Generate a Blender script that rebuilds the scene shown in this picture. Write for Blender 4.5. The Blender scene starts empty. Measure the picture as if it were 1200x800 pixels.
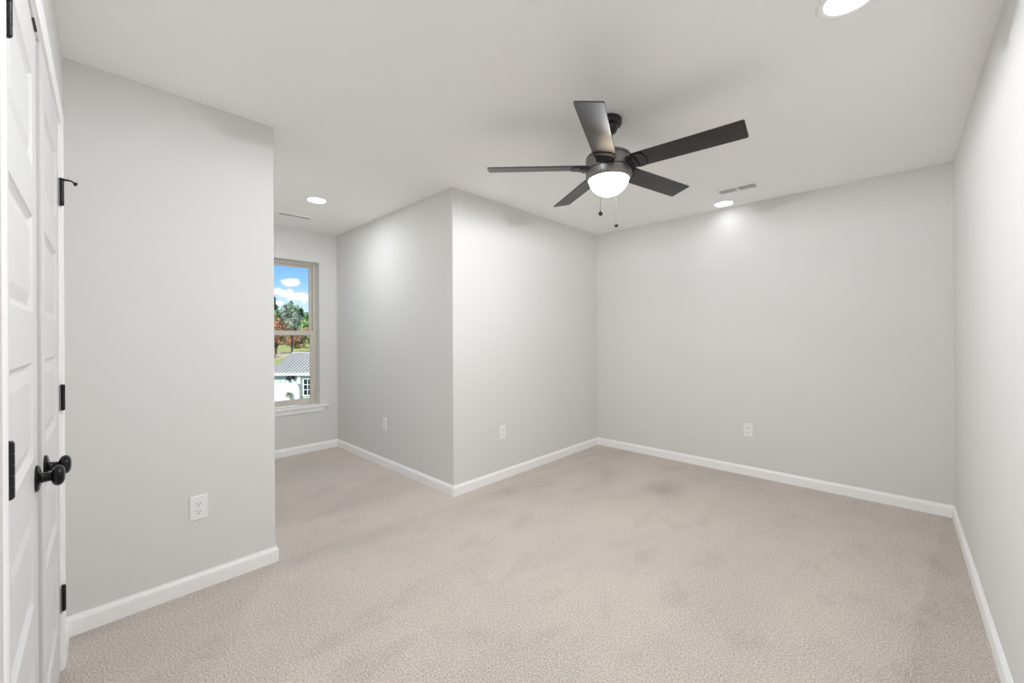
import bpy, bmesh, math, random
from mathutils import Vector, Matrix
SC = bpy.context.scene
COL = SC.collection
R = math.radians

# ------------------------------------------------------------------ camera
CAM_Z, YAW, ROLL = 1.253, 0.764, -0.0051
A = Vector((math.cos(YAW), math.sin(YAW), 0))          # camera right, level
F = Vector((-math.sin(YAW), math.cos(YAW), 0))         # camera forward, level
Z = Vector((0, 0, 1))
cam = bpy.data.cameras.new('camera')
cam.sensor_width = 36.0
cam.lens = 472.06 / 1200 * 36
cam.shift_y = -(400 - 394.955) / 1200
cam.clip_start = 0.01
cam.clip_end = 600
co = bpy.data.objects.new('camera', cam)
COL.objects.link(co)
cr = A * math.cos(ROLL) + Z * math.sin(ROLL)
cu = -A * math.sin(ROLL) + Z * math.cos(ROLL)
co.matrix_world = Matrix(((cr.x, cu.x, -F.x, 0), (cr.y, cu.y, -F.y, 0), (cr.z, cu.z, -F.z, CAM_Z), (0, 0, 0, 1)))
SC.camera = co

# ------------------------------------------------------------------ exposure, sky, sun
SC.view_settings.view_transform = 'Standard'
SC.view_settings.look = 'None'
SC.view_settings.exposure = 0.25
SC.view_settings.gamma = 1.0
SC.view_settings.use_curve_mapping = False
SC.cycles.max_bounces = 16
SC.cycles.diffuse_bounces = 12
SC.cycles.glossy_bounces = 4
SC.cycles.transparent_max_bounces = 16
SC.cycles.sample_clamp_indirect = 6.0
SC.cycles.use_denoising = True
FAN_GLOW = 8.0      # radiance of the fan's glass bowl
FAN_W = 96.0        # bulb inside the bowl
LAMP_FRONT_W = 0.1  # recessed lamp by the right wall
LAMP_NEAR_FILL_W = 9.2  # unseen lamp in front of the closet, added to brighten the left wall
LAMP_ALCOVE_W = 6.6
LAMP_BACK_W = 0.15
LAMP_COL = (0.965, 1.0, 1.045)

def nn(nt, t, **kw):
    n = nt.nodes.new(t)
    for k, v in kw.items():
        setattr(n, k, v)
    return n

def make_world():
    w = bpy.data.worlds.new('sky')
    SC.world = w
    w.use_nodes = True
    nt = w.node_tree
    nt.nodes.clear()
    L = nt.links.new
    out = nn(nt, 'ShaderNodeOutputWorld')
    bg = nn(nt, 'ShaderNodeBackground')
    bg.inputs['Strength'].default_value = 1.0
    tc = nn(nt, 'ShaderNodeTexCoord')
    sep = nn(nt, 'ShaderNodeSeparateXYZ')
    L(tc.outputs['Generated'], sep.inputs[0])
    ramp = nn(nt, 'ShaderNodeValToRGB')
    e = ramp.color_ramp.elements
    e[0].position = 0.0; e[0].color = (0.72, 0.86, 0.98, 1)
    e[1].position = 1.0; e[1].color = (0.03, 0.09, 0.26, 1)
    for p, c in ((0.07, (0.60, 0.82, 1.0, 1)), (0.125, (0.29, 0.58, 1.0, 1)), (0.18, (0.16, 0.42, 0.96, 1)), (0.4, (0.07, 0.20, 0.50, 1))):
        k = e.new(p); k.color = c
    L(sep.outputs['Z'], ramp.inputs[0])
    # clouds: two drifting banks over the trees and scattered ones elsewhere in the sky
    noi = nn(nt, 'ShaderNodeTexNoise')
    noi.inputs['Scale'].default_value = 75
    noi.inputs['Detail'].default_value = 4
    L(tc.outputs['Generated'], noi.inputs['Vector'])
    def math_(op, a, b=None):
        m = nn(nt, 'ShaderNodeMath', operation=op)
        for i, v in enumerate((a, b)):
            if v is None: continue
            if isinstance(v, (int, float)): m.inputs[i].default_value = v
            else: L(v, m.inputs[i])
        return m.outputs[0]
    dot = nn(nt, 'ShaderNodeVectorMath', operation='DOT_PRODUCT')
    L(tc.outputs['Generated'], dot.inputs[0])
    dot.inputs[1].default_value = (0.302, 0.953, 0)
    t = dot.outputs['Value']
    masks = []
    for t0, z0, a, b, tilt in ((-0.004, 0.121, 0.019, 0.0095, 0.0), (0.0, 0.0935, 0.060, 0.0125, -0.18), (-0.030, 0.0765, 0.02, 0.006, 0.0), (-0.16, 0.13, 0.10, 0.03, 0.05), (0.2, 0.15, 0.12, 0.03, 0.0)):
        dt = math_('SUBTRACT', t, t0)
        dz = math_('SUBTRACT', math_('SUBTRACT', sep.outputs['Z'], z0), math_('MULTIPLY', dt, tilt))
        q = math_('SQRT', math_('ADD', math_('POWER', math_('DIVIDE', dt, a), 2), math_('POWER', math_('DIVIDE', dz, b), 2)))
        masks.append(math_('SUBTRACT', 1.0, q))
    m = masks[0]
    for k in masks[1:]:
        m = math_('MAXIMUM', m, k)
    facing = math_('LESS_THAN', sep.outputs['X'], 0.0)
    m = math_('ADD', m, math_('MULTIPLY', math_('SUBTRACT', noi.outputs[0], 0.5), 1.9))
    mr = nn(nt, 'ShaderNodeMapRange', interpolation_type='SMOOTHSTEP')
    mr.inputs['From Min'].default_value = -0.05
    mr.inputs['From Max'].default_value = 0.45
    L(m, mr.inputs['Value'])
    cm = math_('MULTIPLY', mr.outputs[0], facing)
    mix = nn(nt, 'ShaderNodeMix', data_type='RGBA')
    L(cm, mix.inputs['Factor'])
    L(ramp.outputs[0], mix.inputs['A'])
    mix.inputs['B'].default_value = (1.0, 1.0, 1.0, 1)
    L(mix.outputs['Result'], bg.inputs['Color'])
    L(bg.outputs[0], out.inputs[0])
make_world()
sun = bpy.data.lights.new('sun', 'SUN')
sun.energy = 4.6
sun.angle = R(0.6)
sun.color = (1.0, 0.96, 0.9)
so = bpy.data.objects.new('sun', sun)
COL.objects.link(so)
so.rotation_euler = Vector((0.30, -0.75, 0.60)).to_track_quat('Z', 'Y').to_euler()
so.location = (0, 0, 30)

# ------------------------------------------------------------------ materials
def mat(name, color, rough=0.5, metal=0.0, spec=0.5, bump=None, mixc=None, noise=None, emit=None):
    m = bpy.data.materials.new(name)
    m.use_nodes = True
    nt = m.node_tree
    L = nt.links.new
    b = nt.nodes['Principled BSDF']
    b.inputs['Base Color'].default_value = (*color, 1)
    b.inputs['Roughness'].default_value = rough
    b.inputs['Metallic'].default_value = metal
    b.inputs['Specular IOR Level'].default_value = spec
    tc = nn(nt, 'ShaderNodeNewGeometry')
    if mixc:
        n = nn(nt, 'ShaderNodeTexNoise')
        n.inputs['Scale'].default_value = noise or 5
        n.inputs['Detail'].default_value = 4
        L(tc.outputs['Position'], n.inputs['Vector'])
        r = nn(nt, 'ShaderNodeValToRGB')
        r.color_ramp.elements[0].position = 0.35
        r.color_ramp.elements[1].position = 0.65
        r.color_ramp.elements[0].color = (*color, 1)
        r.color_ramp.elements[1].color = (*mixc, 1)
        L(n.outputs[0], r.inputs[0])
        L(r.outputs[0], b.inputs['Base Color'])
    if bump:
        n = nn(nt, 'ShaderNodeTexNoise')
        n.inputs['Scale'].default_value = bump[0]
        n.inputs['Detail'].default_value = 2
        L(tc.outputs['Position'], n.inputs['Vector'])
        bp = nn(nt, 'ShaderNodeBump')
        bp.inputs['Strength'].default_value = bump[1]
        bp.inputs['Distance'].default_value = bump[2]
        L(n.outputs[0], bp.inputs['Height'])
        L(bp.outputs[0], b.inputs['Normal'])
    if emit:
        b.inputs['Emission Color'].default_value = (*emit[0], 1)
        b.inputs['Emission Strength'].default_value = emit[1]
    return m

M = {}
M['wall'] = mat('wall paint', (0.715, 0.71, 0.695), 0.75, spec=0.25, bump=(180, 0.06, 0.002))
M['ceiling'] = mat('ceiling paint', (0.92, 0.92, 0.915), 0.9, spec=0.15, bump=(120, 0.06, 0.002))
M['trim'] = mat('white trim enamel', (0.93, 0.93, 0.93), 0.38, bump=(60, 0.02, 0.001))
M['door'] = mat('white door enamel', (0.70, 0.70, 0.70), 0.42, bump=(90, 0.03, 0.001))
M['plate'] = mat('white plastic', (0.86, 0.86, 0.855), 0.35)
M['slot'] = mat('dark slot', (0.03, 0.03, 0.03), 0.6)
M['black'] = mat('matte black metal', (0.004, 0.004, 0.005), 0.20, metal=0.0, spec=0.3, bump=(300, 0.05, 0.0005))
M['hinge'] = mat('oil rubbed black metal', (0.03, 0.03, 0.032), 0.36, metal=0.7, bump=(200, 0.1, 0.0005))
M['leafplate'] = mat('satin hinge plate', (0.30, 0.30, 0.30), 0.35, metal=0.6, bump=(200, 0.05, 0.0005))
M['fan'] = mat('fan dark bronze', (0.24, 0.225, 0.22), 0.40, metal=0.85, bump=(250, 0.03, 0.0005))
M['fanblack'] = mat('fan black iron', (0.012, 0.012, 0.013), 0.38, spec=0.5, bump=(250, 0.05, 0.0005))
M['chain'] = mat('bead chain steel', (0.004, 0.004, 0.004), 0.5, metal=0.0, spec=0.2)
M['pendant'] = mat('pull chain ball', (0.05, 0.045, 0.045), 0.12, metal=0.9)
M['rubber'] = mat('black rubber', (0.015, 0.015, 0.015), 0.7)
M['vent'] = mat('white vent steel', (0.93, 0.925, 0.92), 0.4)
M['ventdark'] = mat('duct grey', (0.62, 0.615, 0.61), 0.8)
M['vinyl'] = mat('tan window vinyl', (0.62, 0.57, 0.50), 0.45, bump=(80, 0.03, 0.001))

def carpet():
    m = bpy.data.materials.new('cut pile carpet')
    m.use_nodes = True
    nt = m.node_tree
    L = nt.links.new
    b = nt.nodes['Principled BSDF']
    b.inputs['Roughness'].default_value = 0.95
    b.inputs['Specular IOR Level'].default_value = 0.05
    b.inputs['Sheen Weight'].default_value = 0.15
    g = nn(nt, 'ShaderNodeNewGeometry')
    def noise(scale, detail=2, rough=0.5, mapping=None):
        n = nn(nt, 'ShaderNodeTexNoise')
        n.inputs['Scale'].default_value = scale
        n.inputs['Detail'].default_value = detail
        n.inputs['Roughness'].default_value = rough
        if mapping:
            mp = nn(nt, 'ShaderNodeMapping')
            mp.inputs['Scale'].default_value = mapping[0]
            mp.inputs['Rotation'].default_value = (0, 0, mapping[1])
            L(g.outputs['Position'], mp.inputs['Vector'])
            L(mp.outputs[0], n.inputs['Vector'])
        else:
            L(g.outputs['Position'], n.inputs['Vector'])
        return n.outputs[0]
    def rng(v, a, b_, c, d, smooth=False):
        r = nn(nt, 'ShaderNodeMapRange')
        if smooth: r.interpolation_type = 'SMOOTHSTEP'
        for k, x in zip(('From Min', 'From Max', 'To Min', 'To Max'), (a, b_, c, d)):
            r.inputs[k].default_value = x
        L(v, r.inputs['Value'])
        return r.outputs[0]
    def mth(op, a, b_):
        x = nn(nt, 'ShaderNodeMath', operation=op)
        for i, v in enumerate((a, b_)):
            if isinstance(v, (int, float)): x.inputs[i].default_value = v
            else: L(v, x.inputs[i])
        return x.outputs[0]
    tuft = noise(150, 3, 0.6)
    fine = noise(420, 2, 0.6)
    patch = noise(1.9, 4, 0.6, ((1.0, 0.65, 1), 0.5))
    marks = noise(5.5, 3, 0.6, ((1.0, 0.5, 1), -0.6))
    sep = nn(nt, 'ShaderNodeSeparateXYZ')
    L(g.outputs['Position'], sep.inputs[0])
    wob = mth('MULTIPLY', mth('SUBTRACT', noise(3.0, 2), 0.5), 0.10)
    xx = mth('ADD', mth('SUBTRACT', sep.outputs['X'], mth('MULTIPLY', sep.outputs['Y'], 0.10)), wob)
    # brush direction left by the vacuum: strips that run along the room
    def strip(x0, x1):
        return mth('MULTIPLY', rng(xx, x0 - 0.012, x0 + 0.012, 0, 1), rng(xx, x1 - 0.05, x1 + 0.05, 1, 0))
    dark = mth('ADD', mth('ADD', strip(-3.46, -3.05), strip(-0.19, 0.4)), mth('MULTIPLY', strip(-2.61, -2.45), 0.8))
    v = mth('ADD', 1.0, mth('MULTIPLY', mth('SUBTRACT', tuft, 0.5), 2.1))
    v = mth('ADD', v, mth('MULTIPLY', mth('SUBTRACT', fine, 0.5), 0.8))
    v = mth('ADD', v, rng(patch, 0.42, 0.62, 0.045, -0.045))
    v = mth('ADD', v, rng(marks, 0.54, 0.66, 0.0, -0.075, True))
    v = mth('ADD', v, mth('MULTIPLY', dark, -0.08))
    hue = nn(nt, 'ShaderNodeMix', data_type='RGBA')
    hue.inputs['A'].default_value = (0.57, 0.505, 0.455, 1)
    hue.inputs['B'].default_value = (0.565, 0.511, 0.465, 1)
    L(rng(patch, 0.40, 0.60, 0, 1), hue.inputs['Factor'])
    sc = nn(nt, 'ShaderNodeVectorMath', operation='SCALE')
    L(hue.outputs['Result'], sc.inputs[0])
    L(v, sc.inputs['Scale'])
    L(sc.outputs[0], b.inputs['Base Color'])
    bp = nn(nt, 'ShaderNodeBump')
    bp.inputs['Strength'].default_value = 0.55
    bp.inputs['Distance'].default_value = 0.006
    L(mth('ADD', tuft, mth('MULTIPLY', fine, 0.4)), bp.inputs['Height'])
    L(bp.outputs[0], b.inputs['Normal'])
    return m
M['carpet'] = carpet()

def glass():
    m = bpy.data.materials.new('window glass')
    m.use_nodes = True
    nt = m.node_tree
    nt.nodes.clear()
    L = nt.links.new
    o = nn(nt, 'ShaderNodeOutputMaterial')
    mix = nn(nt, 'ShaderNodeMixShader')
    tr = nn(nt, 'ShaderNodeBsdfTransparent')
    tr.inputs[0].default_value = (0.97, 0.98, 0.98, 1)
    gl = nn(nt, 'ShaderNodeBsdfGlossy')
    gl.inputs['Roughness'].default_value = 0.02
    fr = nn(nt, 'ShaderNodeFresnel')
    fr.inputs['IOR'].default_value = 1.25
    L(fr.outputs[0], mix.inputs[0]); L(tr.outputs[0], mix.inputs[1]); L(gl.outputs[0], mix.inputs[2])
    L(mix.outputs[0], o.inputs[0])
    return m
M['glass'] = glass()

def emitter(name, col, s):
    m = bpy.data.materials.new(name)
    m.use_nodes = True
    b = m.node_tree.nodes['Principled BSDF']
    b.inputs['Base Color'].default_value = (0.9, 0.88, 0.85, 1)
    b.inputs['Roughness'].default_value = 0.3
    b.inputs['Emission Color'].default_value = (*col, 1)
    b.inputs['Emission Strength'].default_value = s
    return m
M['diffuser'] = emitter('lit lamp diffuser', LAMP_COL, 6.5)

# ------------------------------------------------------------------ object helpers
def link(name, me, m, parent=None, smooth=None):
    o = bpy.data.objects.new(name, me)
    COL.objects.link(o)
    if m: me.materials.append(m)
    if parent: o.parent = parent
    return o

def build(name, bm, m, parent=None, smooth=None, bevel=None):
    if bevel:
        es = [e for e in bm.edges if len(e.link_faces) == 2 and e.calc_face_angle(0) > R(35)]
        bmesh.ops.bevel(bm, geom=es, offset=bevel, segments=2, affect='EDGES', profile=0.6, clamp_overlap=True)
    bmesh.ops.recalc_face_normals(bm, faces=bm.faces)
    me = bpy.data.meshes.new(name)
    bm.to_mesh(me)
    bm.free()
    if smooth:
        me.polygons.foreach_set('use_smooth', [True] * len(me.polygons))
        me.set_sharp_from_angle(angle=R(smooth))
    return link(name, me, m, parent)

def empty(name, loc=(0, 0, 0), rz=0):
    o = bpy.data.objects.new(name, None)
    COL.objects.link(o)
    o.location = loc
    o.rotation_euler = (0, 0, rz)
    o.empty_display_size = 0.1
    return o

def tag(o, label=None, cat=None, group=None, kind=None):
    if label: o['label'] = label
    if cat: o['category'] = cat
    if group: o['group'] = group
    if kind: o['kind'] = kind
    return o

def box(bm, lo, hi, mx=None):
    vs = [Vector((x, y, z)) for z in (lo[2], hi[2]) for y in (lo[1], hi[1]) for x in (lo[0], hi[0])]
    if mx: vs = [mx @ v for v in vs]
    v = [bm.verts.new(p) for p in vs]
    for f in ((0, 2, 3, 1), (4, 5, 7, 6), (0, 1, 5, 4), (2, 6, 7, 3), (0, 4, 6, 2), (1, 3, 7, 5)):
        bm.faces.new([v[i] for i in f])
    return v

def prism(bm, pts, z0, z1):
    a = [bm.verts.new((x, y, z0)) for x, y in pts]
    b = [bm.verts.new((x, y, z1)) for x, y in pts]
    n = len(pts)
    bm.faces.new(a[::-1]); bm.faces.new(b)
    for i in range(n):
        bm.faces.new((a[i], a[(i + 1) % n], b[(i + 1) % n], b[i]))

def lathe(bm, prof, n=48, mx=None):
    """prof: list of (r, z); closed with end caps on the axis."""
    rings = []
    for r, z in prof:
        if r < 1e-6:
            p = Vector((0, 0, z)); rings.append([bm.verts.new(mx @ p if mx else p)])
        else:
            ring = []
            for i in range(n):
                a = 2 * math.pi * i / n
                p = Vector((r * math.cos(a), r * math.sin(a), z))
                ring.append(bm.verts.new(mx @ p if mx else p))
            rings.append(ring)
    for a, b in zip(rings, rings[1:]):
        for i in range(n):
            j = (i + 1) % n
            if len(a) == 1 and len(b) == 1: continue
            if len(a) == 1: bm.faces.new((a[0], b[i], b[j]))
            elif len(b) == 1: bm.faces.new((a[i], b[0], a[j]))
            else: bm.faces.new((a[i], b[i], b[j], a[j]))
    for ring, flip in ((rings[0], False), (rings[-1], True)):
        if len(ring) > 1:
            bm.faces.new(ring if flip else ring[::-1])

def tube(bm, pts, r, n=10):
    pts = [Vector(p) for p in pts]
    rad = r if isinstance(r, (list, tuple)) else [r] * len(pts)
    rings = []
    up = Vector((0.13, 0.27, 1)).normalized()
    for i, p in enumerate(pts):
        d = (pts[min(i + 1, len(pts) - 1)] - pts[max(i - 1, 0)]).normalized()
        u = d.cross(up)
        if u.length < 0.2: u = d.cross(Vector((1, 0, 0)))
        u.normalize(); v = d.cross(u)
        rings.append([bm.verts.new(p + (u * math.cos(2 * math.pi * k / n) + v * math.sin(2 * math.pi * k / n)) * rad[i]) for k in range(n)])
    for a, b in zip(rings, rings[1:]):
        for k in range(n):
            bm.faces.new((a[k], a[(k + 1) % n], b[(k + 1) % n], b[k]))
    bm.faces.new(rings[0][::-1]); bm.faces.new(rings[-1])

def BM(): return bmesh.new()

# ------------------------------------------------------------------ room shell
H = 2.44
XL, XR, YB, YC, YE, YD, XW = -2.535, 0.2765, 4.0841, 1.9733, 0.7126, -0.0807, -4.703
SL = -0.0165                                     # the closet wall is a touch out of square
ES = Vector((1, SL, 0)).normalized(); EN = Vector((-SL, 1, 0)).normalized()
CL = Matrix(((ES.x, EN.x, 0, XL), (ES.y, EN.y, 0, YD), (0, 0, 1, 0), (0, 0, 0, 1)))   # closet wall frame: s along, n into the room, z up

def arc(cx, cy, r, a0, a1, n=4):
    return [(cx + r * math.cos(R(a0 + (a1 - a0) * i / n)), cy + r * math.sin(R(a0 + (a1 - a0) * i / n))) for i in range(n + 1)]

def struct(name, bm, m, label, cat, **kw):
    return tag(build(name, bm, m, **kw), label, cat, kind='structure')

bm = BM(); box(bm, (-4.9, -0.4, -0.12), (0.42, 4.25, 0)); struct('floor', bm, M['carpet'], 'beige cut-pile carpet covering the whole room and alcove', 'floor')
bm = BM(); box(bm, (-4.9, -0.4, H), (0.42, 4.25, H + 0.12)); struct('ceiling', bm, M['ceiling'], 'flat off-white ceiling with the fan and recessed lights', 'ceiling')
bm = BM(); box(bm, (-2.65, YB, 0), (0.40, YB + 0.12, H)); struct('wall_back', bm, M['wall'], 'pale grey end wall under the lit recessed light and vent', 'wall')
bm = BM(); box(bm, (XR, -0.3, 0), (XR + 0.12, YB, H)); struct('wall_right', bm, M['wall'], 'pale grey wall along the right edge of the photo', 'wall')
r_ = 0.006
bm = BM(); prism(bm, [(XL, -0.3)] + arc(XL - r_, YE - r_, r_, 0, 90) + [(-4.70, YE), (-4.70, YE - 0.12), (XL - 0.12, YE - 0.12), (XL - 0.12, -0.3)], 0, H)
struct('wall_left', bm, M['wall'], 'bright pale grey wall stub between closet doors and alcove, with outlet', 'wall', smooth=40)
bm = BM(); prism(bm, [(-4.70, YC)] + arc(XL - r_, YC + r_, r_, -90, 0) + [(XL, YB), (XL - 0.12, YB), (XL - 0.12, YC + 0.12), (-4.70, YC + 0.12)], 0, H)
struct('wall_corner', bm, M['wall'], 'pale grey wall jutting out with an outside corner right of the alcove', 'wall', smooth=40)
WY0, WY1, WZ0, WZ1 = 0.905, 1.776, 0.490, 2.100
WX0 = XW - 0.17
bm = BM()
y0, y1 = YE - 0.13, YC + 0.13
box(bm, (WX0, y0, 0), (XW, WY0, H)); box(bm, (WX0, WY1, 0), (XW, y1, H))
box(bm, (WX0, WY0, 0), (XW, WY1, WZ0)); box(bm, (WX0, WY0, WZ1), (XW, WY1, H))
struct('wall_window', bm, M['wall'], 'pale grey alcove wall that holds the window', 'wall')
S0, S1, SM, DZ = 0.251, 1.463, 0.857, 2.062       # closet opening, meeting point, door top
bm = BM()
box(bm, (0, -0.12, 0), (S0 - 0.02, 0, H), CL); box(bm, (S1 + 0.02, -0.12, 0), (2.83, 0, H), CL)
box(bm, (S0 - 0.02, -0.12, DZ + 0.022), (S1 + 0.02, 0, H), CL); box(bm, (S0 - 0.1, -0.16, 0), (S1 + 0.1, -0.1205, DZ + 0.1), CL)  # last box: unseen backing slab added to stop light leaking past the doors
struct('wall_closet', bm, M['wall'], 'pale grey wall around the white closet double doors', 'wall')

# baseboards: one mitred run per wall
BH, BT = 0.083, 0.013
prof = [(0, 0), (BT, 0), (BT, BH - 0.022), (BT - 0.002, BH - 0.014), (BT - 0.007, BH - 0.006), (BT - 0.008, BH), (0, BH)]
cw = lambda s, n=0: (CL @ Vector((s, n, 0))).xy
xe = XR; ye = YD + SL * (XR - XL)
path = [cw(S0 - 0.0625), Vector((XL, YD)), Vector((XL, YE)), Vector((XW, YE)), Vector((XW, YC)), Vector((XL, YC)), Vector((XL, YB)), Vector((XR, YB)), Vector((xe, ye)), cw(S1 + 0.0625)]
names = [('closet', 'short white baseboard beside the closet casing'), ('left', 'white baseboard under the near outlet on the wall stub'), ('alcove', 'white baseboard hidden behind the wall stub in the alcove'),
         ('window', 'white baseboard under the window sill'), ('alcove_side', 'white baseboard along the alcove side wall running to the outside corner'),
         ('corner', 'white baseboard from the outside corner to the far inside corner'), ('back', 'white baseboard along the end wall'),
         ('right', 'white baseboard along the right-hand wall'), ('closet_end', 'white baseboard on the closet wall behind the camera')]
def offs(i):
    def nrm(a, b):
        d = (b - a).normalized(); return Vector((d.y, -d.x))
    if i == 0: return nrm(path[0], path[1]), 1
    if i == len(path) - 1: return nrm(path[-2], path[-1]), 1
    n1, n2 = nrm(path[i - 1], path[i]), nrm(path[i], path[i + 1])
    m = (n1 + n2).normalized()
    return m, 1 / m.dot(n1)
for i, (nm, lab) in enumerate(names):
    bm = BM(); secs = []
    for j in (i, i + 1):
        d, k = offs(j)
        secs.append([bm.verts.new((*(path[j] + d * k * t), z)) for t, z in prof])
    n = len(prof)
    for q in range(n):
        bm.faces.new((secs[0][q], secs[0][(q + 1) % n], secs[1][(q + 1) % n], secs[1][q]))
    bm.faces.new(secs[0]); bm.faces.new(secs[1][::-1])
    struct('baseboard_' + nm, bm, M['trim'], lab, 'baseboard')

# ------------------------------------------------------------------ window
win = tag(empty('window_1', (XW, (WY0 + WY1) / 2, WZ0)), 'tan-framed single-hung window in the alcove looking onto trees and a metal roof', 'window', kind='structure')
W0 = Vector((XW, (WY0 + WY1) / 2, WZ0))
def wb(bm, x0, x1, y0, y1, z0, z1): box(bm, (x0 - W0.x, y0 - W0.y, z0 - W0.z), (x1 - W0.x, y1 - W0.y, z1 - W0.z))
FX = XW - 0.105                                   # room face of the window frame
MR0, MR1 = 1.283, 1.338
ZB = WZ0 + 0.022
bm = BM(); f = 0.032
wb(bm, FX - 0.065, FX, WY0, WY0 + f, ZB, WZ1); wb(bm, FX - 0.065, FX, WY1 - f, WY1, ZB, WZ1)
wb(bm, FX - 0.065, FX, WY0 + f, WY1 - f, WZ1 - f, WZ1); wb(bm, FX - 0.065, FX, WY0 + f, WY1 - f, ZB, ZB + 0.022)
build('frame', bm, M['vinyl'], win, bevel=0.002)
def sash(name, x, z0, z1, rail0, rail1):
    bm = BM(); s = 0.026; a, b = WY0 + f, WY1 - f
    wb(bm, x - 0.025, x, a, a + s, z0, z1); wb(bm, x - 0.025, x, b - s, b, z0, z1)
    wb(bm, x - 0.025, x, a + s, b - s, z0, z0 + rail0); wb(bm, x - 0.025, x, a + s, b - s, z1 - rail1, z1)
    o = build(name, bm, M['vinyl'], win, bevel=0.002)
    bm = BM(); wb(bm, x - 0.015, x - 0.011, a + s - 0.004, b - s + 0.004, z0 + rail0 - 0.004, z1 - rail1 + 0.004)
    build('pane', bm, M['glass'], o)
    return o
sash('upper_sash', FX - 0.034, MR0, WZ1 - f, 0.045, 0.022)
lo = sash('lower_sash', FX - 0.006, ZB + 0.022, MR1, 0.042, 0.050)
bm = BM(); wb(bm, FX - 0.006, FX + 0.008, W0.y - 0.03, W0.y + 0.03, MR1 - 0.018, MR1 - 0.006); build('sash_lock', bm, M['vinyl'], lo, bevel=0.002)
bm = BM()                                          # stool with horns, nosed front edge
y0, y1 = WY0 - 0.085, WY1 + 0.085
wb(bm, FX, XW, WY0 + 0.001, WY1 - 0.001, WZ0, WZ0 + 0.02); wb(bm, XW, XW + 0.034, y0, y1, WZ0, WZ0 + 0.02)
build('window_sill', bm, M['trim'], win, bevel=0.005)
bm = BM()                                          # apron, mitred back at both ends
t = 0.013
pr = [(0, 0.436), (t, 0.440), (t, 0.472), (t + 0.006, 0.490), (0, 0.490)]
secs = []
for yy, k in ((WY0 - 0.055, 1), (WY1 + 0.055, -1)):
    secs.append([bm.verts.new((x, yy + k * (0.49 - z) * 0.45 - W0.y, z - W0.z)) for x, z in pr])
for q in range(5): bm.faces.new((secs[0][q], secs[0][(q + 1) % 5], secs[1][(q + 1) % 5], secs[1][q]))
bm.faces.new(secs[0]); bm.faces.new(secs[1][::-1])
build('apron', bm, M['trim'], win)

# ------------------------------------------------------------------ closet doors
bm = BM()
box(bm, (S0 - 0.019, -0.118, 0.0), (S0, 0.0, DZ + 0.003), CL); box(bm, (S1, -0.118, 0.0), (S1 + 0.019, 0.0, DZ + 0.003), CL)
box(bm, (S0 - 0.019, -0.118, DZ + 0.003), (S1 + 0.019, 0.0, DZ + 0.022), CL)
jamb = struct('trim_1', bm, M['trim'], 'white jamb lining the closet door opening', 'door jamb')
bm = BM(); box(bm, (0.90, -0.012, DZ + 0.0005), (0.962, -0.0005, DZ + 0.004), CL)
build('ball_catch', bm, M['black'], jamb)
bm = BM()                                          # casing, mitred at the head
cp = [(0.0, 0.0), (0.0, 0.0075), (0.012, 0.0085), (0.016, 0.0105), (0.050, 0.0115), (0.057, 0.009), (0.057, 0.0)]
corners = [(S0 - 0.005, 0.0, -1, 0), (S0 - 0.005, DZ + 0.008, -1, 1), (S1 + 0.005, DZ + 0.008, 1, 1), (S1 + 0.005, 0.0, 1, 0)]
secs = [[bm.verts.new(CL @ Vector((s + a * w, n, z + b * w))) for w, n in cp] for s, z, a, b in corners]
for k in range(3):
    for q in range(7): bm.faces.new((secs[k][q], secs[k][(q + 1) % 7], secs[k + 1][(q + 1) % 7], secs[k + 1][q]))
bm.faces.new(secs[0]); bm.faces.new(secs[3][::-1])
struct('trim_2', bm, M['trim'], 'white moulded casing framing the closet doors', 'door casing')

PAN = [(1.687, 1.926), (1.321, 1.564), (0.953, 1.197), (0.585, 0.830), (0.218, 0.466)]
def leaf_mesh(w, z0, z1, stile=0.100, th=0.035):
    """Five raised panels; hinge edge at x=0, free edge at x=w, room face at y=0."""
    bm = BM()
    def quad(*p): bm.faces.new([bm.verts.new(q) for q in p])
    xs = (0, stile, w - stile, w)
    zs = [z1] + [v for p in PAN for v in (p[1], p[0])] + [z0]
    for i in range(len(zs) - 1):
        a, b = zs[i + 1], zs[i]
        cols = ((0, 1), (2, 3)) if i % 2 else ((0, 1), (1, 2), (2, 3))
        for c, d in cols: quad((xs[c], 0, a), (xs[d], 0, a), (xs[d], 0, b), (xs[c], 0, b))
    for a, b in PAN:
        prev = None
        for ins, dep in ((0, 0), (0.004, -0.0035), (0.012, -0.0085), (0.018, -0.009), (0.044, -0.0025), (0.047, -0.002)):
            ring = [(xs[1] + ins, dep, a + ins), (xs[2] - ins, dep, a + ins), (xs[2] - ins, dep, b - ins), (xs[1] + ins, dep, b - ins)]
            if prev:
                for k in range(4): quad(prev[k], prev[(k + 1) % 4], ring[(k + 1) % 4], ring[k])
            prev = ring
        quad(*prev)
    for a, b in (((0, z0), (0, z1)), ((w, z1), (w, z0)), ((0, z1), (w, z1)), ((w, z0), (0, z0))):
        quad((a[0], 0, a[1]), (b[0], 0, b[1]), (b[0], -th, b[1]), (a[0], -th, a[1]))
    quad((0, -th, z0), (0, -th, z1), (w, -th, z1), (w, -th, z0))
    bmesh.ops.remove_doubles(bm, verts=bm.verts, dist=0.00005)
    return bm

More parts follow.
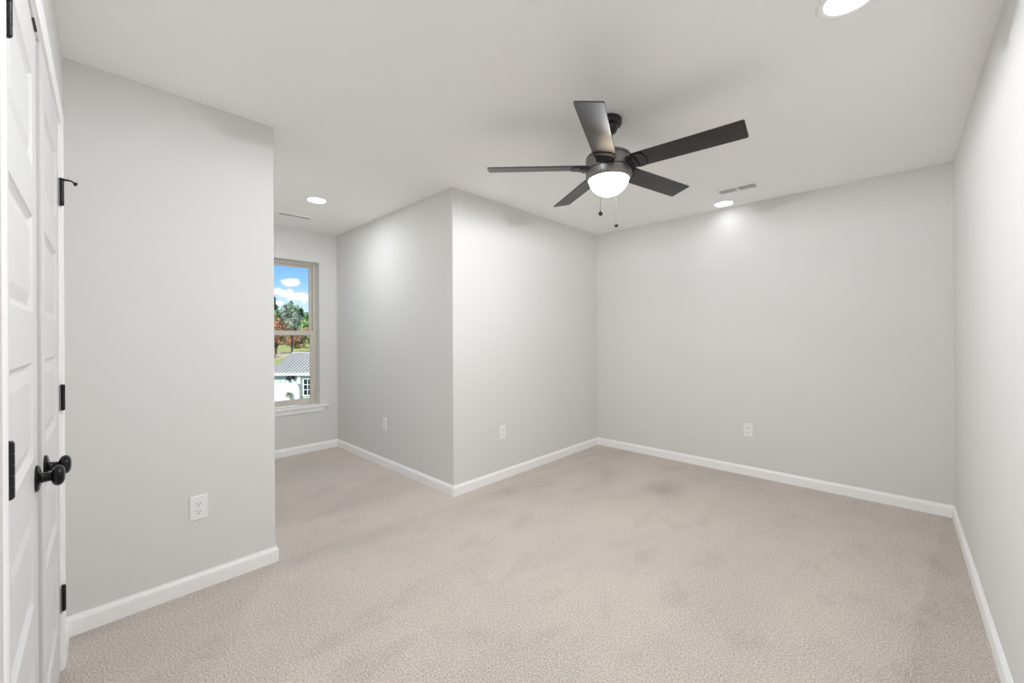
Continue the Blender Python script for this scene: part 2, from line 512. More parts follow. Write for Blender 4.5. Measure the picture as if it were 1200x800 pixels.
HZ = (1.808, 1.034, 0.276)
def hinge(door, x, y, z, d, stop=False):
    """Barrel on the pin axis (x, y); d is the side the door leaf lies on."""
    bm = BM()
    hh = 0.046
    pf = [(0, -hh - 0.004), (0.004, -hh - 0.003), (0.0062, -hh)]
    for k in range(5):
        a = -hh + 2 * hh * k / 5; b = -hh + 2 * hh * (k + 1) / 5
        pf += [(0.0066, a + 0.0008), (0.0066, b - 0.0008), (0.0058, b - 0.0002), (0.0058, b + 0.0002)]
    pf += [(0.0062, hh), (0.005, hh + 0.003), (0, hh + 0.004)]
    lathe(bm, pf, 20, Matrix.Translation((x, y, z)))
    h = build('hinge', bm, M['hinge'], door, smooth=35)
    bm = BM(); box(bm, (x + min(0, d * 0.022), y - 0.0085, z - hh), (x + max(0, d * 0.022), y - 0.0045, z + hh))
    build('hinge_plate', bm, M['leafplate'], h, bevel=0.0008)
    if stop:                                       # hinge-pin door stop with padded tip
        bm = BM()
        lathe(bm, [(0, 0.046), (0.009, 0.046), (0.010, 0.048), (0.010, 0.052), (0.008, 0.054), (0, 0.054)], 20, Matrix.Translation((x, y, z)))
        tube(bm, [(x, y + 0.006, z + 0.050), (x, y + 0.016, z + 0.051), (x, y + 0.026, z + 0.050), (x - d * 0.003, y + 0.033, z + 0.044)], [0.0042, 0.0036, 0.003, 0.003], 10)
        st = build('door_stop', bm, M['black'], h, smooth=40)
        bm = BM()
        p = Vector((x - d * 0.003, y + 0.036, z + 0.042))
        lathe(bm, [(0, -0.005), (0.005, -0.004), (0.0085, 0), (0.006, 0.0045), (0, 0.005)], 16, Matrix.Translation(p) @ Matrix.Rotation(R(70), 4, 'X'))
        build('bumper_tip', bm, M['rubber'], h, smooth=40)
    return h

def knob(door, x, z):
    mx = Matrix.Translation((x, 0, z)) @ Matrix.Rotation(R(-90), 4, 'X')    # local z -> +y, out of the door
    bm = BM()
    lathe(bm, [(0, 0.0), (0.0335, 0.0), (0.0345, 0.002), (0.034, 0.0045), (0.0305, 0.007), (0.022, 0.0085), (0.014, 0.0105), (0.0125, 0.014), (0.0118, 0.020), (0.0115, 0.0265), (0, 0.0265)], 40, mx)
    rz = build('door_knob', bm, M['black'], door, smooth=40)
    bm = BM()
    pf = [(0, 0.0255), (0.012, 0.0265), (0.0205, 0.0295), (0.0255, 0.0345), (0.0268, 0.0395), (0.0255, 0.0445), (0.0205, 0.0490), (0.0125, 0.0515), (0, 0.0522)]
    lathe(bm, pf, 40, mx @ Matrix.Diagonal((1.0, 1.0, 1, 1)))
    build('knob_grip', bm, M['black'], rz, smooth=60)

def make_door(name, s_h, side, ang, w, label):
    """s_h: hinge-side edge on the wall line; side +1 opens towards +s."""
    p = CL @ Vector((s_h, 0, 0))
    base = math.atan2(ES.y, ES.x)
    d = empty(name, p, base + ang)
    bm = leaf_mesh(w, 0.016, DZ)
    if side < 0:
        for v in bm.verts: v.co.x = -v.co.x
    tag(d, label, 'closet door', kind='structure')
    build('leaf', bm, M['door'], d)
    for i, z in enumerate(HZ): hinge(d, -side * 0.002, 0.0085, z, side, stop=(i == 0))
    knob(d, side * (w - 0.060), 0.892)
    return d
LW = SM - S0 - 0.005
make_door('door_1', S1 - 0.003, -1, R(0.62), LW, 'white five-panel closet door nearest the camera with black knob')
make_door('door_2', S0 + 0.003, 1, R(0.05), LW, 'white five-panel closet door hinged beside the wall stub')

# ------------------------------------------------------------------ ceiling fan
FC = A * 0.534 + F * 2.21
fan = tag(empty('ceiling_fan', (FC.x, FC.y, 2.44)), 'dark bronze five-blade ceiling fan with lit white bowl and pull chains', 'ceiling fan')
zf = lambda z: z - 2.44
def fl(name, prof, m, parent=fan, n=64, smooth=35):
    bm = BM(); lathe(bm, [(r, zf(z)) for r, z in prof], n)
    return build(name, bm, m, parent, smooth=smooth)
fl('canopy', [(0.0, 2.4399), (0.071, 2.4399), (0.073, 2.436), (0.073, 2.418), (0.070, 2.409), (0.062, 2.403), (0.049, 2.400), (0.047, 2.396), (0.047, 2.380), (0.043, 2.372), (0.032, 2.366), (0.024, 2.362), (0.022, 2.350), (0.018, 2.343), (0, 2.343)], M['fanblack'])
fl('downrod', [(0, 2.36), (0.0125, 2.36), (0.0125, 2.215), (0, 2.215)], M['fanblack'], n=24)
fl('motor_housing', [(0, 2.262), (0.024, 2.262), (0.028, 2.255), (0.062, 2.252), (0.098, 2.249), (0.114, 2.242), (0.121, 2.232), (0.122, 2.2265), (0.117, 2.2255), (0.117, 2.2215), (0.123, 2.2205), (0.124, 2.185), (0.123, 2.163), (0.116, 2.1615), (0, 2.1615)], M['fan'])
lk = fl('light_kit', [(0, 2.162), (0.1165, 2.162), (0.1165, 2.1575), (0.123, 2.1565), (0.1235, 2.128), (0.119, 2.117), (0.113, 2.111), (0.108, 2.1105), (0.106, 2.114), (0, 2.114)], M['fan'])
bowl = [(0.0, 2.1125), (0.1065, 2.1125)]
for i in range(1, 15):
    a = R(90 * i / 14)
    bowl.append((0.1065 * math.cos(a) ** 1.05 if i < 14 else 0.0, 2.1125 - 0.088 * math.sin(a) ** 1.1))
def frosted_bowl():
    m = bpy.data.materials.new('lit frosted bowl')
    m.use_nodes = True
    nt = m.node_tree
    nt.nodes.clear()
    o = nn(nt, 'ShaderNodeOutputMaterial'); mix = nn(nt, 'ShaderNodeMixShader'); tr = nn(nt, 'ShaderNodeBsdfTransparent'); em = nn(nt, 'ShaderNodeEmission')
    mix.inputs[0].default_value = 0.5
    em.inputs[0].default_value = (1.0, 0.86, 0.66, 1)
    em.inputs[1].default_value = FAN_GLOW * 2
    nt.links.new(tr.outputs[0], mix.inputs[1]); nt.links.new(em.outputs[0], mix.inputs[2]); nt.links.new(mix.outputs[0], o.inputs[0])
    return m
M['bowl'] = frosted_bowl()
pt = bpy.data.lights.new('bulb', 'POINT')             # the bulb up inside the bowl, shaded from above by the light kit
pt.energy = FAN_W; pt.color = LAMP_COL; pt.shadow_soft_size = 0.012
po = bpy.data.objects.new('bulb', pt); COL.objects.link(po); po.parent = lk; po.location = (0, 0, zf(2.0995))
fl('glass_bowl', bowl, M['bowl'], lk, smooth=60)
M['blade'] = mat('dark walnut blade', (0.012, 0.010, 0.010), 0.6, spec=0.2, mixc=(0.020, 0.016, 0.015), noise=14, bump=(60, 0.04, 0.001))
for k_, v_ in (('Coat Weight', 0.75), ('Coat Roughness', 0.32)): M['blade'].node_tree.nodes['Principled BSDF'].inputs[k_].default_value = v_
BZ = zf(2.180); PITCH = R(-12.5)
def blade_mesh():
    bm = BM()
    r0, r1, w0, w1 = 0.141, 0.662, 0.058, 0.063
    out = [(r0, -w0), (r0 + 0.02, -w0 - 0.001)]
    out += [(r1 - 0.008 + 0.008 * math.sin(R(a)), -w1 + 0.008 - 0.008 * math.cos(R(a))) for a in (0, 30, 60, 90)]
    out += [(x, -y) for x, y in out[::-1]]
    a = [bm.verts.new((x, y, 0.003)) for x, y in out]; b = [bm.verts.new((x, y, -0.003)) for x, y in out]
    n = len(out)
    bm.faces.new(a); bm.faces.new(b[::-1])
    for i in range(n): bm.faces.new((a[i], b[i], b[(i + 1) % n], a[(i + 1) % n]))
    return bm
def iron_mesh():
    bm = BM()                                      # wide black holder clasping the blade root from below
    out = [(0.142, -0.050), (0.160, -0.056), (0.190, -0.054), (0.204, -0.040), (0.208, 0.0)]
    out += [(x, -y) for x, y in out[:-1][::-1]]
    a = [bm.verts.new((x, y, -0.0032)) for x, y in out]; b = [bm.verts.new((x, y, -0.0085)) for x, y in out]
    n = len(out)
    bm.faces.new(a); bm.faces.new(b[::-1])
    for i in range(n): bm.faces.new((a[i], b[i], b[(i + 1) % n], a[(i + 1) % n]))
    box(bm, (0.105, -0.040, -0.014), (0.162, 0.040, -0.0055))
    box(bm, (0.110, -0.046, -0.019), (0.140, 0.046, 0.004))
    return bm
blade_me = iron_me = None
for k in range(5):
    ang = R(5.6 + 72 * k)
    mx = Matrix.Translation((0, 0, BZ)) @ Matrix.Rotation(ang, 4, 'Z') @ Matrix.Rotation(PITCH, 4, 'X')
    if blade_me is None:
        b = build('blade', blade_mesh(), M['blade'], fan, bevel=0.0012); blade_me = b.data
        i = build('blade_holder', iron_mesh(), M['fanblack'], b, bevel=0.0015); iron_me = i.data
    else:
        b = bpy.data.objects.new('blade', blade_me); COL.objects.link(b); b.parent = fan
        i = bpy.data.objects.new('blade_holder', iron_me); COL.objects.link(i); i.parent = b
    b.matrix_local = mx
for s, zb in ((-1, 1.899), (1, 1.897)):
    p = (A * 0.0685 + F * 0.108) * s
    bm = BM()
    tube(bm, [(p.x * 0.90, p.y * 0.90, zf(2.140)), (p.x * 0.99, p.y * 0.99, zf(2.141)), (p.x, p.y, zf(2.134)), (p.x, p.y, zf(zb + 0.01))], 0.0007, 6)
    z = 2.13
    while z > zb + 0.012:
        bmesh.ops.create_icosphere(bm, subdivisions=1, radius=0.0011, matrix=Matrix.Translation((p.x, p.y, zf(z)))); z -= 0.006
    c = build('pull_chain', bm, M['chain'], lk, smooth=60)
    bm = BM()
    lathe(bm, [(0, 0.016), (0.003, 0.015), (0.0035, 0.010), (0.0085, 0.0065), (0.0112, 0.0), (0.0105, -0.004), (0.0075, -0.0085), (0.003, -0.0105), (0, -0.011)], 24, Matrix.Translation((p.x, p.y, zf(zb - 0.004))))
    build('pull_knob', bm, M['pendant'], c, smooth=60)
q = A * 0.115 + F * (-0.03)
bm = BM(); tube(bm, [(q.x, q.y, zf(2.152)), (q.x * 1.12, q.y * 1.12, zf(2.150)), (q.x * 1.13, q.y * 1.13, zf(2.143)), (q.x * 1.06, q.y * 1.06, zf(2.112))], 0.0018, 8)
build('bowl_clip', bm, M['chain'], lk, smooth=60)

# ------------------------------------------------------------------ recessed lights
def lamp(parent, kind, loc, power, size=0.07, rot=None, spread=180):
    l = bpy.data.lights.new('lamp', kind)
    l.energy = power
    l.color = LAMP_COL
    if kind == 'AREA':
        l.shape = 'DISK'; l.size = size; l.spread = R(spread)
    else:
        l.shadow_soft_size = size
    o = bpy.data.objects.new('lamp', l)
    COL.objects.link(o); o.parent = parent; o.location = loc
    return o
def downlight(x, y, power, label, spread=180):
    o = tag(empty('recessed_light', (x, y, H)), label, 'ceiling light', 'white recessed ceiling lights')
    bm = BM(); lathe(bm, [(0.070, -0.0005), (0.0935, -0.0005), (0.095, -0.003), (0.092, -0.006), (0.080, -0.0075), (0.071, -0.004), (0.070, -0.0005)], 64)
    build('trim_ring', bm, M['trim'], o, smooth=40)
    bm = BM(); lathe(bm, [(0, -0.0005), (0.0705, -0.0005), (0.0705, -0.003), (0.066, -0.0042), (0, -0.0046)], 64)
    build('diffuser', bm, M['diffuser'], o, smooth=40)
    if power: lamp(o, 'AREA', (0, 0, -0.010), power, 0.13, spread=spread)
downlight(-0.120, 1.850, LAMP_FRONT_W, 'lit recessed ceiling light cut off at the top edge of the photo')
downlight(-1.122, 3.922, LAMP_BACK_W, 'lit recessed ceiling light close to the end wall beside a vent', 140)
downlight(-3.605, 1.344, LAMP_ALCOVE_W, 'lit recessed ceiling light in the window alcove')
downlight(-1.080, 0.715, LAMP_NEAR_FILL_W, 'added unseen ceiling lamp in front of the closet doors, brightens the left wall')  # extra downlight out of view, added as fill for the left wall

# ------------------------------------------------------------------ vents
def vent(cx, cy, lx, ly, along, label):
    o = tag(empty('ceiling_vent', (cx, cy, H), 0 if along == 'x' else R(90)), label, 'air vent', 'white ceiling vents')
    b = 0.024; hx, hy = lx / 2, ly / 2
    bm = BM()
    def ring(z, i): return [bm.verts.new(p) for p in ((-hx + i, -hy + i, z), (hx - i, -hy + i, z), (hx - i, hy - i, z), (-hx + i, hy - i, z))]
    rs = [ring(-0.0003, 0), ring(-0.005, 0.001), ring(-0.009, 0.012), ring(-0.009, b - 0.004), ring(-0.004, b), ring(-0.0003, b)]
    for p, q in zip(rs, rs[1:]):
        for k in range(4): bm.faces.new((p[k], p[(k + 1) % 4], q[(k + 1) % 4], q[k]))
    box(bm, (-0.007, -hy + b, -0.0065), (0.007, hy - b, -0.0003))
    build('frame', bm, M['vent'], o)
    bm = BM(); box(bm, (-hx + b - 0.001, -hy + b - 0.001, -0.0012), (hx - b + 0.001, hy - b + 0.001, -0.0004)); build('duct_opening', bm, M['ventdark'], o)
    bm = BM(); n = 7
    for k in range(n):
        y = -hy + b + (2 * hy - 2 * b) * (k + 0.5) / n
        for sx in (-1, 1):
            x0, x1 = sorted((sx * 0.008, sx * (hx - b)))
            mx = Matrix.Translation((0, y, -0.0042)) @ Matrix.Rotation(R(14), 4, 'X')
            box(bm, (x0, -0.0052, -0.0005), (x1, 0.0052, 0.0005), mx)
    build('louvers', bm, M['vent'], o)
vent(-0.929, 3.600, 0.310, 0.148, 'x', 'white ceiling vent near the end wall beyond the fan')
vent(-4.215, 1.360, 0.315, 0.125, 'y', 'white ceiling vent above the window in the alcove')

# ------------------------------------------------------------------ outlets
def outlet(loc, rz, label):
    o = tag(empty('wall_outlet', loc, rz), label, 'power outlet', 'white wall outlets')      # local +y points out of the wall
    bm = BM(); box(bm, (-0.036, 0.0, -0.060), (0.036, 0.0055, 0.060))
    es = [e for e in bm.edges if all(v.co.y > 0.005 for v in e.verts)]
    bmesh.ops.bevel(bm, geom=es, offset=0.004, segments=3, affect='EDGES', profile=0.5)
    build('cover_plate', bm, M['plate'], o)
    for s in (-1, 1):
        bm = BM()
        pts = [(0.0165 * math.cos(R(a)), max(-0.0135, min(0.0135, 0.0165 * math.sin(R(a))))) for a in range(0, 360, 12)]
        f1 = [bm.verts.new((x, 0.005, z + s * 0.0195)) for x, z in pts]; f2 = [bm.verts.new((x, 0.0072, z + s * 0.0195)) for x, z in pts]
        n = len(pts)
        bm.faces.new(f1); bm.faces.new(f2[::-1])
        for i in range(n): bm.faces.new((f1[i], f1[(i + 1) % n], f2[(i + 1) % n], f2[i]))
        rc = build('receptacle', bm, M['plate'], o)
        bm = BM(); zc = s * 0.0195
        box(bm, (-0.0078, 0.0068, zc - 0.001), (-0.0054, 0.0074, zc + 0.0075)); box(bm, (0.0054, 0.0068, zc), (0.0076, 0.0074, zc + 0.0070))
        lathe(bm, [(0, 0.0068), (0.0027, 0.0068), (0.0027, 0.0074), (0, 0.0074)], 12, Matrix.Translation((0, 0, zc - 0.0075)) @ Matrix.Rotation(R(-90), 4, 'X'))
        build('slots', bm, M['slot'], rc)
    bm = BM(); lathe(bm, [(0, 0.005), (0.0032, 0.005), (0.0030, 0.0064), (0, 0.0066)], 16, Matrix.Rotation(R(-90), 4, 'X')); build('screw', bm, M['plate'], o)
outlet((XL, 0.368, 0.408), R(-90), 'white outlet on the bright wall stub beside the closet')
outlet((-3.612, YC, 0.415), R(180), 'white outlet on the alcove side wall near the window')
outlet((XL, 2.517, 0.414), R(-90), 'white outlet between the outside corner and the far inside corner')
outlet((-0.975, YB, 0.408), R(180), 'white outlet low on the end wall')

# ------------------------------------------------------------------ outdoors
def P(r, d, z): return A * r + F * d + Z * z          # r metres to the right, d metres ahead of the room's corner
OUT = Matrix(((A.x, F.x, 0, 0), (A.y, F.y, 0, 0), (0, 0, 1, 0), (0, 0, 0, 1)))
rnd = random.Random(5)
M['grass'] = mat('lawn grass', (0.32, 0.40, 0.10), 0.9, mixc=(0.52, 0.54, 0.20), noise=0.5, bump=(20, 0.3, 0.05))
M['mulch'] = mat('pale earth', (0.58, 0.46, 0.34), 0.95, mixc=(0.70, 0.58, 0.45), noise=1.5)
M['roofm'] = mat('galvanised standing seam roof', (0.56, 0.54, 0.50), 0.6, metal=0.0, bump=(3, 0.1, 0.02))
M['siding'] = mat('pale green white siding', (0.62, 0.68, 0.62), 0.6, bump=(4, 0.1, 0.01))
M['whitewash'] = mat('white render', (0.88, 0.88, 0.87), 0.8, bump=(6, 0.1, 0.01))
M['darkpane'] = mat('dark window pane', (0.02, 0.03, 0.035), 0.1)
M['bark'] = mat('bark', (0.07, 0.05, 0.04), 0.9, bump=(8, 0.4, 0.03))
M['planter'] = mat('grey planter', (0.35, 0.36, 0.34), 0.7)
M['ironpost'] = mat('black iron post', (0.015, 0.015, 0.015), 0.5)
M['leaf_dark'] = mat('dark evergreen leaves', (0.02, 0.07, 0.03), 0.7, mixc=(0.06, 0.14, 0.05), noise=0.9)
M['leaf_grey'] = mat('grey green leaves', (0.20, 0.27, 0.20), 0.7, mixc=(0.42, 0.48, 0.37), noise=0.8)
M['leaf_green'] = mat('bright green leaves', (0.15, 0.28, 0.09), 0.7, mixc=(0.36, 0.48, 0.20), noise=0.8)
M['leaf_red'] = mat('russet leaves', (0.60, 0.27, 0.16), 0.7, mixc=(0.36, 0.30, 0.14), noise=0.9)
M['leaf_orange'] = mat('orange flowers and leaves', (0.75, 0.25, 0.06), 0.7, mixc=(0.25, 0.30, 0.08), noise=2.5)

def ground_z(d): 
    ks = [(5, -4.2), (26, -3.75), (38, -3.6), (50, -1.75), (60, -1.15), (75, -0.35), (100, 0.55), (160, 1.6)]
    for (a, u), (b, v) in zip(ks, ks[1:]):
        if d <= b: return u + (v - u) * max(0, (d - a)) / (b - a)
    return ks[-1][1]
bm = BM()
ds = [5 + i * 2.5 for i in range(63)]; rs = [-140 + i * 5 for i in range(53)]
grid = [[bm.verts.new(P(r, d, ground_z(d) + 0.12 * math.sin(r * 0.21 + d * 0.13))) for r in rs] for d in ds]
for i in range(len(ds) - 1):
    for j in range(len(rs) - 1): bm.faces.new((grid[i][j], grid[i][j + 1], grid[i + 1][j + 1], grid[i + 1][j]))
tag(build('lawn', bm, M['grass'], smooth=60), 'sunlit sloping grass outside the window behind the metal roof', 'lawn', kind='structure')
def zl(r, d): return ground_z(d) + 0.12 * math.sin(r * 0.21 + d * 0.13)
bm = BM()                                             # bare earth strip around the near tree
n = 40; ring = []
for i in range(n):
    a = 2 * math.pi * i / n
    r = -36.0 + 7.0 * math.cos(a) * (1 + 0.1 * math.sin(3 * a)); d = 57.6 + 3.6 * math.sin(a)
    ring.append((r, d))
top = [bm.verts.new(P(r, d, zl(r, d) + 0.10)) for r, d in ring]; bot = [bm.verts.new(P(r, d, zl(r, d) - 0.3)) for r, d in ring]
c = bm.verts.new(P(-36, 57.6, zl(-36, 57.6) + 0.16))
for i in range(n):
    j = (i + 1) % n
    bm.faces.new((c, top[i], top[j])); bm.faces.new((top[i], bot[i], bot[j], top[j]))
tag(build('garden_bed', bm, M['mulch']), 'pale bare earth bed around the russet tree', 'garden bed', kind='structure')

# house with a standing seam metal roof
hs = tag(empty('house', P(-13.0, 33.4, -3.8)), 'small pale house with a grey standing-seam metal roof', 'house')
HB = Matrix.Translation(-hs.location) @ OUT
r0, r1, de, dr, db, ze, zr = -18.2, -6.0, 30.0, 33.4, 36.8, -1.32, 0.05
bm = BM()
def gable(bm, off, r0, r1):
    v = [bm.verts.new(HB @ Vector(p)) for p in ((r0, de, ze + off), (r0, dr, zr + off), (r0, db, ze + off), (r1, de, ze + off), (r1, dr, zr + off), (r1, db, ze + off))]
    return v
u = gable(bm, 0.0, r0, r1); l = gable(bm, -0.10, r0, r1)
for f in ((0, 3, 4, 1), (1, 4, 5, 2)):
    bm.faces.new([u[i] for i in f]); bm.faces.new([l[i] for i in f][::-1])
for a, b in ((0, 1), (1, 2), (2, 5), (5, 4), (4, 3), (3, 0)): bm.faces.new((u[a], u[b], l[b], l[a]))
r = r0 + 0.02
sl = math.atan2(zr - ze, dr - de)
while r < r1:                                         # raised seams
    for sgn, d_ in ((1, de), (-1, db)):
        v = []
        for dd, zz in ((0, 0), (dr - de, zr - ze)):
            for rr in (0, 0.05):
                for hh in (0.0, 0.075): v.append(bm.verts.new(HB @ Vector((r + rr, d_ + sgn * dd, ze + zz + hh))))
        for f in ((0, 1, 3, 2), (4, 6, 7, 5), (1, 5, 7, 3), (0, 4, 5, 1), (2, 3, 7, 6)): bm.faces.new([v[i] for i in f])
    r += 0.25
box(bm, (r0, dr - 0.12, zr - 0.02), (r1, dr + 0.12, zr + 0.07), HB)
build('roof', bm, M['roofm'], hs)
bm = BM(); prism_pts = None
box(bm, (r0 + 0.15, de + 0.45, -3.9), (r1 - 0.35, db - 0.45, ze + 0.02), HB)
v = [bm.verts.new(HB @ Vector(p)) for p in ((r0 + 0.35, de + 0.45, ze), (r0 + 0.35, dr, zr - 0.12), (r0 + 0.35, db - 0.45, ze), (r0 + 0.45, de + 0.45, ze), (r0 + 0.45, dr, zr - 0.12), (r0 + 0.45, db - 0.45, ze))]
for f in ((0, 1, 2), (5, 4, 3), (0, 3, 4, 1), (1, 4, 5, 2), (2, 5, 3, 0)): bm.faces.new([v[i] for i in f])
rr = r0 + 0.6
while rr < r1 - 0.5:                                  # vertical battens of the siding
    box(bm, (rr, de + 0.42, -3.9), (rr + 0.05, de + 0.46, ze - 0.05), HB); rr += 0.42
build('wall', bm, M['siding'], hs)
bm = BM(); box(bm, (r0 + 0.02, de + 0.02, ze - 0.20), (r1 - 0.02, de + 0.10, ze - 0.06), HB); build('fascia', bm, M['whitewash'], hs)
bm = BM(); box(bm, (-16.12, de + 0.22, -3.85), (-15.90, de + 0.42, ze - 0.06), HB); build('porch_post', bm, M['whitewash'], hs, bevel=0.01)
wx0, wx1, wz0, wz1 = -15.72, -14.86, -3.02, -1.84
bm = BM()
for a, b, c_, d in ((wx0 - 0.08, wx0, wz0 - 0.08, wz1 + 0.08), (wx1, wx1 + 0.08, wz0 - 0.08, wz1 + 0.08), (wx0, wx1, wz0 - 0.08, wz0), (wx0, wx1, wz1, wz1 + 0.08),
                 (wx0 + 0.27, wx0 + 0.31, wz0, wz1), (wx0 + 0.56, wx0 + 0.60, wz0, wz1), (wx0, wx1, wz0 + 0.37, wz0 + 0.41), (wx0, wx1, wz0 + 0.76, wz0 + 0.80)):
    box(bm, (a, de + 0.36, c_), (b, de + 0.45, d), HB)
hw = build('window', bm, M['whitewash'], hs)
bm = BM(); box(bm, (wx0, de + 0.40, wz0), (wx1, de + 0.448, wz1), HB); build('pane', bm, M['darkpane'], hw)
bm = BM()
for rr, zz in ((-16.50, -1.66), (-16.86, -1.74)):
    box(bm, (rr - 0.09, de + 0.22, zz - 0.16), (rr + 0.09, de + 0.40, zz + 0.12), HB); box(bm, (rr - 0.03, de + 0.36, zz - 0.05), (rr + 0.03, de + 0.46, zz + 0.2), HB)
build('wall_lantern', bm, M['ironpost'], hs, bevel=0.02)

# white garden wall with a rounded end
gw = tag(empty('garden_wall', P(-18, 28, -3.7)), 'bright white rendered garden wall with rounded end in front of the small house', 'garden wall')
GB = Matrix.Translation(-gw.location) @ OUT
bm = BM()
out = [(-26, -3.9), (-14.72, -3.9), (-14.74, -2.9)] + [(-14.95 + 0.22 * math.cos(R(a)), -2.42 + 0.52 * math.sin(R(a))) for a in range(0, 91, 15)] + [(-26, -1.84)]
fr = [bm.verts.new(GB @ Vector((x, 27.85, z))) for x, z in out]; bk = [bm.verts.new(GB @ Vector((x, 28.2, z))) for x, z in out]
n = len(out)
bm.faces.new(fr); bm.faces.new(bk[::-1])
for i in range(n): bm.faces.new((fr[i], bk[i], bk[(i + 1) % n], fr[(i + 1) % n]))
build('wall_body', bm, M['whitewash'], gw)
# wall planter with a spiky plant
pl = tag(empty('wall_planter', P(-15.36, 27.74, -2.70)), 'grey box planter with spiky green plant on the white garden wall', 'planter')
PB = OUT.to_3x3().to_4x4() @ Matrix.Diagonal((0.72, 0.72, 0.72, 1))
bm = BM()
v = [bm.verts.new(PB @ Vector(p)) for p in ((-0.16, -0.28, -0.16), (0.2, -0.28, -0.16), (0.2, 0.15, -0.16), (-0.16, 0.15, -0.16), (-0.28, -0.34, 0.10), (0.22, -0.34, 0.10), (0.22, 0.15, 0.10), (-0.28, 0.15, 0.10))]
for f in ((0, 3, 2, 1), (4, 5, 6, 7), (0, 1, 5, 4), (1, 2, 6, 5), (2, 3, 7, 6), (3, 0, 4, 7)): bm.faces.new([v[i] for i in f])
build('box', bm, M['planter'], pl)
bm = BM()
for k in range(46):
    a = rnd.uniform(0, 6.28); t = rnd.uniform(0.15, 0.5); h = rnd.uniform(0.12, 0.34)
    b0 = Vector((rnd.uniform(-0.2, 0.15), rnd.uniform(-0.25, 0.05), 0.08)); tip = b0 + Vector((math.cos(a) * t, math.sin(a) * t * 0.5, h)); md = (b0 + tip) / 2 + Vector((0, 0, 0.06))
    w = Vector((-math.sin(a), math.cos(a), 0)) * 0.03
    q = [bm.verts.new(PB @ x) for x in (b0 - w, b0 + w, md + w, md - w, tip)]
    bm.faces.new((q[0], q[1], q[2], q[3])); bm.faces.new((q[3], q[2], q[4]))
build('foliage', bm, M['leaf_green'], pl)

# lamp post
lp = tag(empty('lamp_post', P(-30.05, 55, zl(-30.05, 55))), 'tall thin black metal lamp post on the grass', 'lamp post')
bm = BM(); lathe(bm, [(0, -0.2), (0.16, -0.2), (0.16, 0.15), (0.11, 0.25), (0.10, 2.75), (0, 2.75)], 16); build('pole', bm, M['ironpost'], lp, smooth=40)
bm = BM(); lathe(bm, [(0, 2.73), (0.08, 2.74), (0.17, 2.82), (0.14, 3.08), (0.20, 3.11), (0.05, 3.22), (0, 3.24)], 8); build('lantern', bm, M['ironpost'], lp)

def leaf_cloud(bm, blobs, n, size, rn):
    for k in range(n):
        c, rr = rn.choices(blobs, weights=[b[1].x * b[1].z for b in blobs])[0]
        d = Vector((rn.gauss(0, 1), rn.gauss(0, 1), rn.gauss(0, 1))).normalized()
        p = c + Vector((d.x * rr.x, d.y * rr.y, d.z * rr.z)) * (rn.uniform(0.3, 1.0) ** 0.5)
        t1 = Vector((rn.gauss(0, 1), rn.gauss(0, 1), rn.gauss(0, 1))).normalized()
        t2 = t1.cross(d + Vector((0.01, 0.02, 0.03)))
        if t2.length < 0.05: continue
        t2.normalize(); s = size * rn.uniform(0.6, 1.3)
        q = [bm.verts.new(p + t1 * s * a + t2 * s * b) for a, b in ((-1, 0), (0, -0.55), (1, 0), (0, 0.55))]
        bm.faces.new(q)
def tree(name, label, r, d, h, cw_, trunk, m, seed, lean=0.0, conical=False, n=1500, size=0.22, group=None, cat='tree', forks=0):
    rn = random.Random(seed)
    o = tag(empty(name, P(r, d, zl(r, d))), label, cat, group)
    blobs = []
    ch = h - trunk
    nb = 16
    for k in range(nb):
        t = (k + 0.5) / nb
        if conical: w = cw_ * (1 - t * 0.70); spread = 0.40
        else: w = cw_ * math.sqrt(max(0.05, 1 - (2 * t - 0.85) ** 2 / 1.4)); spread = 0.62
        a = rn.uniform(0, 6.28); off = w * spread * rn.uniform(0.4, 1)
        blobs.append((Vector((math.cos(a) * off + lean, math.sin(a) * off, trunk + ch * t)), Vector((w * 0.52, w * 0.52, ch * 0.17))))
    bm = BM(); leaf_cloud(bm, blobs, n, size, rn)
    build('crown', bm, m, o)
    bm = BM()
    tr = max(0.12, h * 0.028)
    top = Vector((lean, 0, trunk + ch * 0.45))
    tube(bm, [(0, 0, -0.3), (lean * 0.25, 0, trunk * 0.5), (lean * 0.6, 0, trunk), top], [tr * 1.25, tr, tr * 0.8, tr * 0.3], 10)
    for k in range(forks):
        a = 6.28 * k / forks + seed
        e = Vector((lean * 0.6 + math.cos(a) * cw_ * 0.45, math.sin(a) * cw_ * 0.45, trunk + ch * 0.35))
        tube(bm, [(lean * 0.2, 0, trunk * 0.45), (Vector((lean * 0.4, 0, trunk * 0.45)) + e) / 2, e], [tr * 0.7, tr * 0.5, tr * 0.2], 8)
    build('trunk', bm, M['bark'], o, smooth=60)
    return o
G1 = 'trees seen through the window'
tree('crape_myrtle_tree', 'russet tree with forked dark trunk left of the lamp post', -34.3, 58.5, 5.1, 2.1, 1.9, M['leaf_red'], 1, n=2600, size=0.15, group=G1, forks=4)
tree('crape_myrtle_tree', 'russet tree with leaning trunk right of the lamp post', -30.4, 64, 5.0, 2.1, 1.9, M['leaf_red'], 2, lean=-0.9, n=2600, size=0.15, group=G1, forks=3)
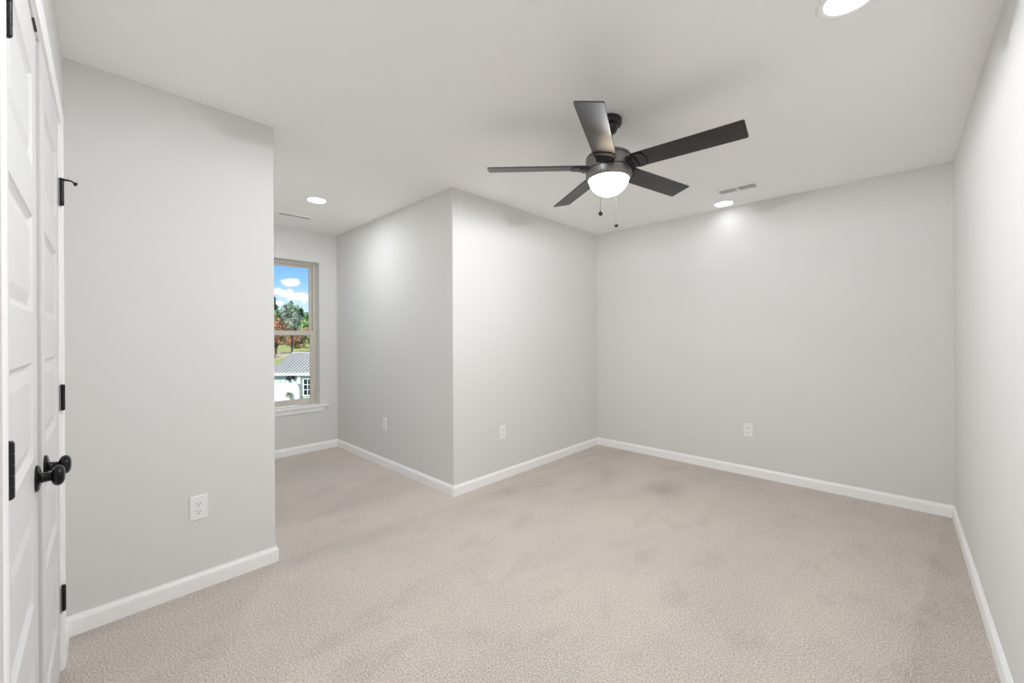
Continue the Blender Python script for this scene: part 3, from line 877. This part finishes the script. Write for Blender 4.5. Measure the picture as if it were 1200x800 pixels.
for i, (r, d, h, w, mk, con, lab) in enumerate((
    (-53.4, 90, 9.9, 2.9, 'leaf_dark', True, 'tall dark evergreen tree at the left edge of the window view'),
    (-48.0, 81, 7.0, 2.2, 'leaf_green', False, 'bright green bushy tree in front of the tall evergreen'),
    (-55.0, 97, 8.0, 3.0, 'leaf_grey', False, 'grey-green tree between the evergreen and the rounded green tree'),
    (-57.8, 106, 9.3, 3.2, 'leaf_green', False, 'rounded green tree rising highest in the middle of the window view'),
    (-47.4, 88, 6.7, 2.4, 'leaf_grey', False, 'grey-green tree in front of the rounded green tree'),
    (-49.8, 96, 7.2, 2.2, 'leaf_dark', False, 'dark green tree just left of the window frame'),
    (-41.8, 83, 5.9, 2.1, 'leaf_green', False, 'low bright green tree beside the window frame'),
    (-68.0, 112, 10.0, 3.2, 'leaf_green', False, 'green tree behind the tall evergreen'),
    (-49.2, 104, 7.2, 3.0, 'leaf_grey', False, 'grey-green tree partly hidden by the window frame'),
)):
    tree('leafy_tree', lab, r, d, h, w, 0.3, M[mk], 10 + i, conical=con, n=3400, size=0.27, group=G1)
for i, (r, d, h, lab) in enumerate(((-35.4, 76, 3.4, 'low russet shrub behind the lamp post'), (-37.6, 70, 3.0, 'low russet shrub behind the forked russet tree'), (-31.3, 71.5, 3.1, 'low russet shrub behind the leaning russet tree'))):
    tree('russet_shrub', lab, r, d, h, 1.9, 0.2, M['leaf_red'], 40 + i, n=1300, size=0.16, group='russet shrubs on the lawn', cat='shrub')
tree('orange_shrub', 'orange flowering shrub low beside the metal roof', -32.9, 54.5, 1.1, 0.9, 0.1, M['leaf_orange'], 50, n=700, size=0.09, cat='shrub')

# far wood that closes the lawn
bm = BM()
rn = random.Random(77)
blobs = []
for k in range(60):
    r = -150 + k * 2.2; d = 134 + rn.uniform(-4, 4); h = rn.uniform(5.5, 8.0)
    for q_ in range(2):
        blobs.append((P(r + rn.uniform(-1, 1), d, zl(r, d) + h * (0.3 + 0.4 * q_)), Vector((2.2, 2.2, h * 0.32))))
leaf_cloud(bm, blobs, 9000, 0.5, rn)
tag(build('distant_treeline', bm, M['leaf_grey']), 'distant treeline closing the lawn behind the trees outside the window', 'trees', kind='stuff')
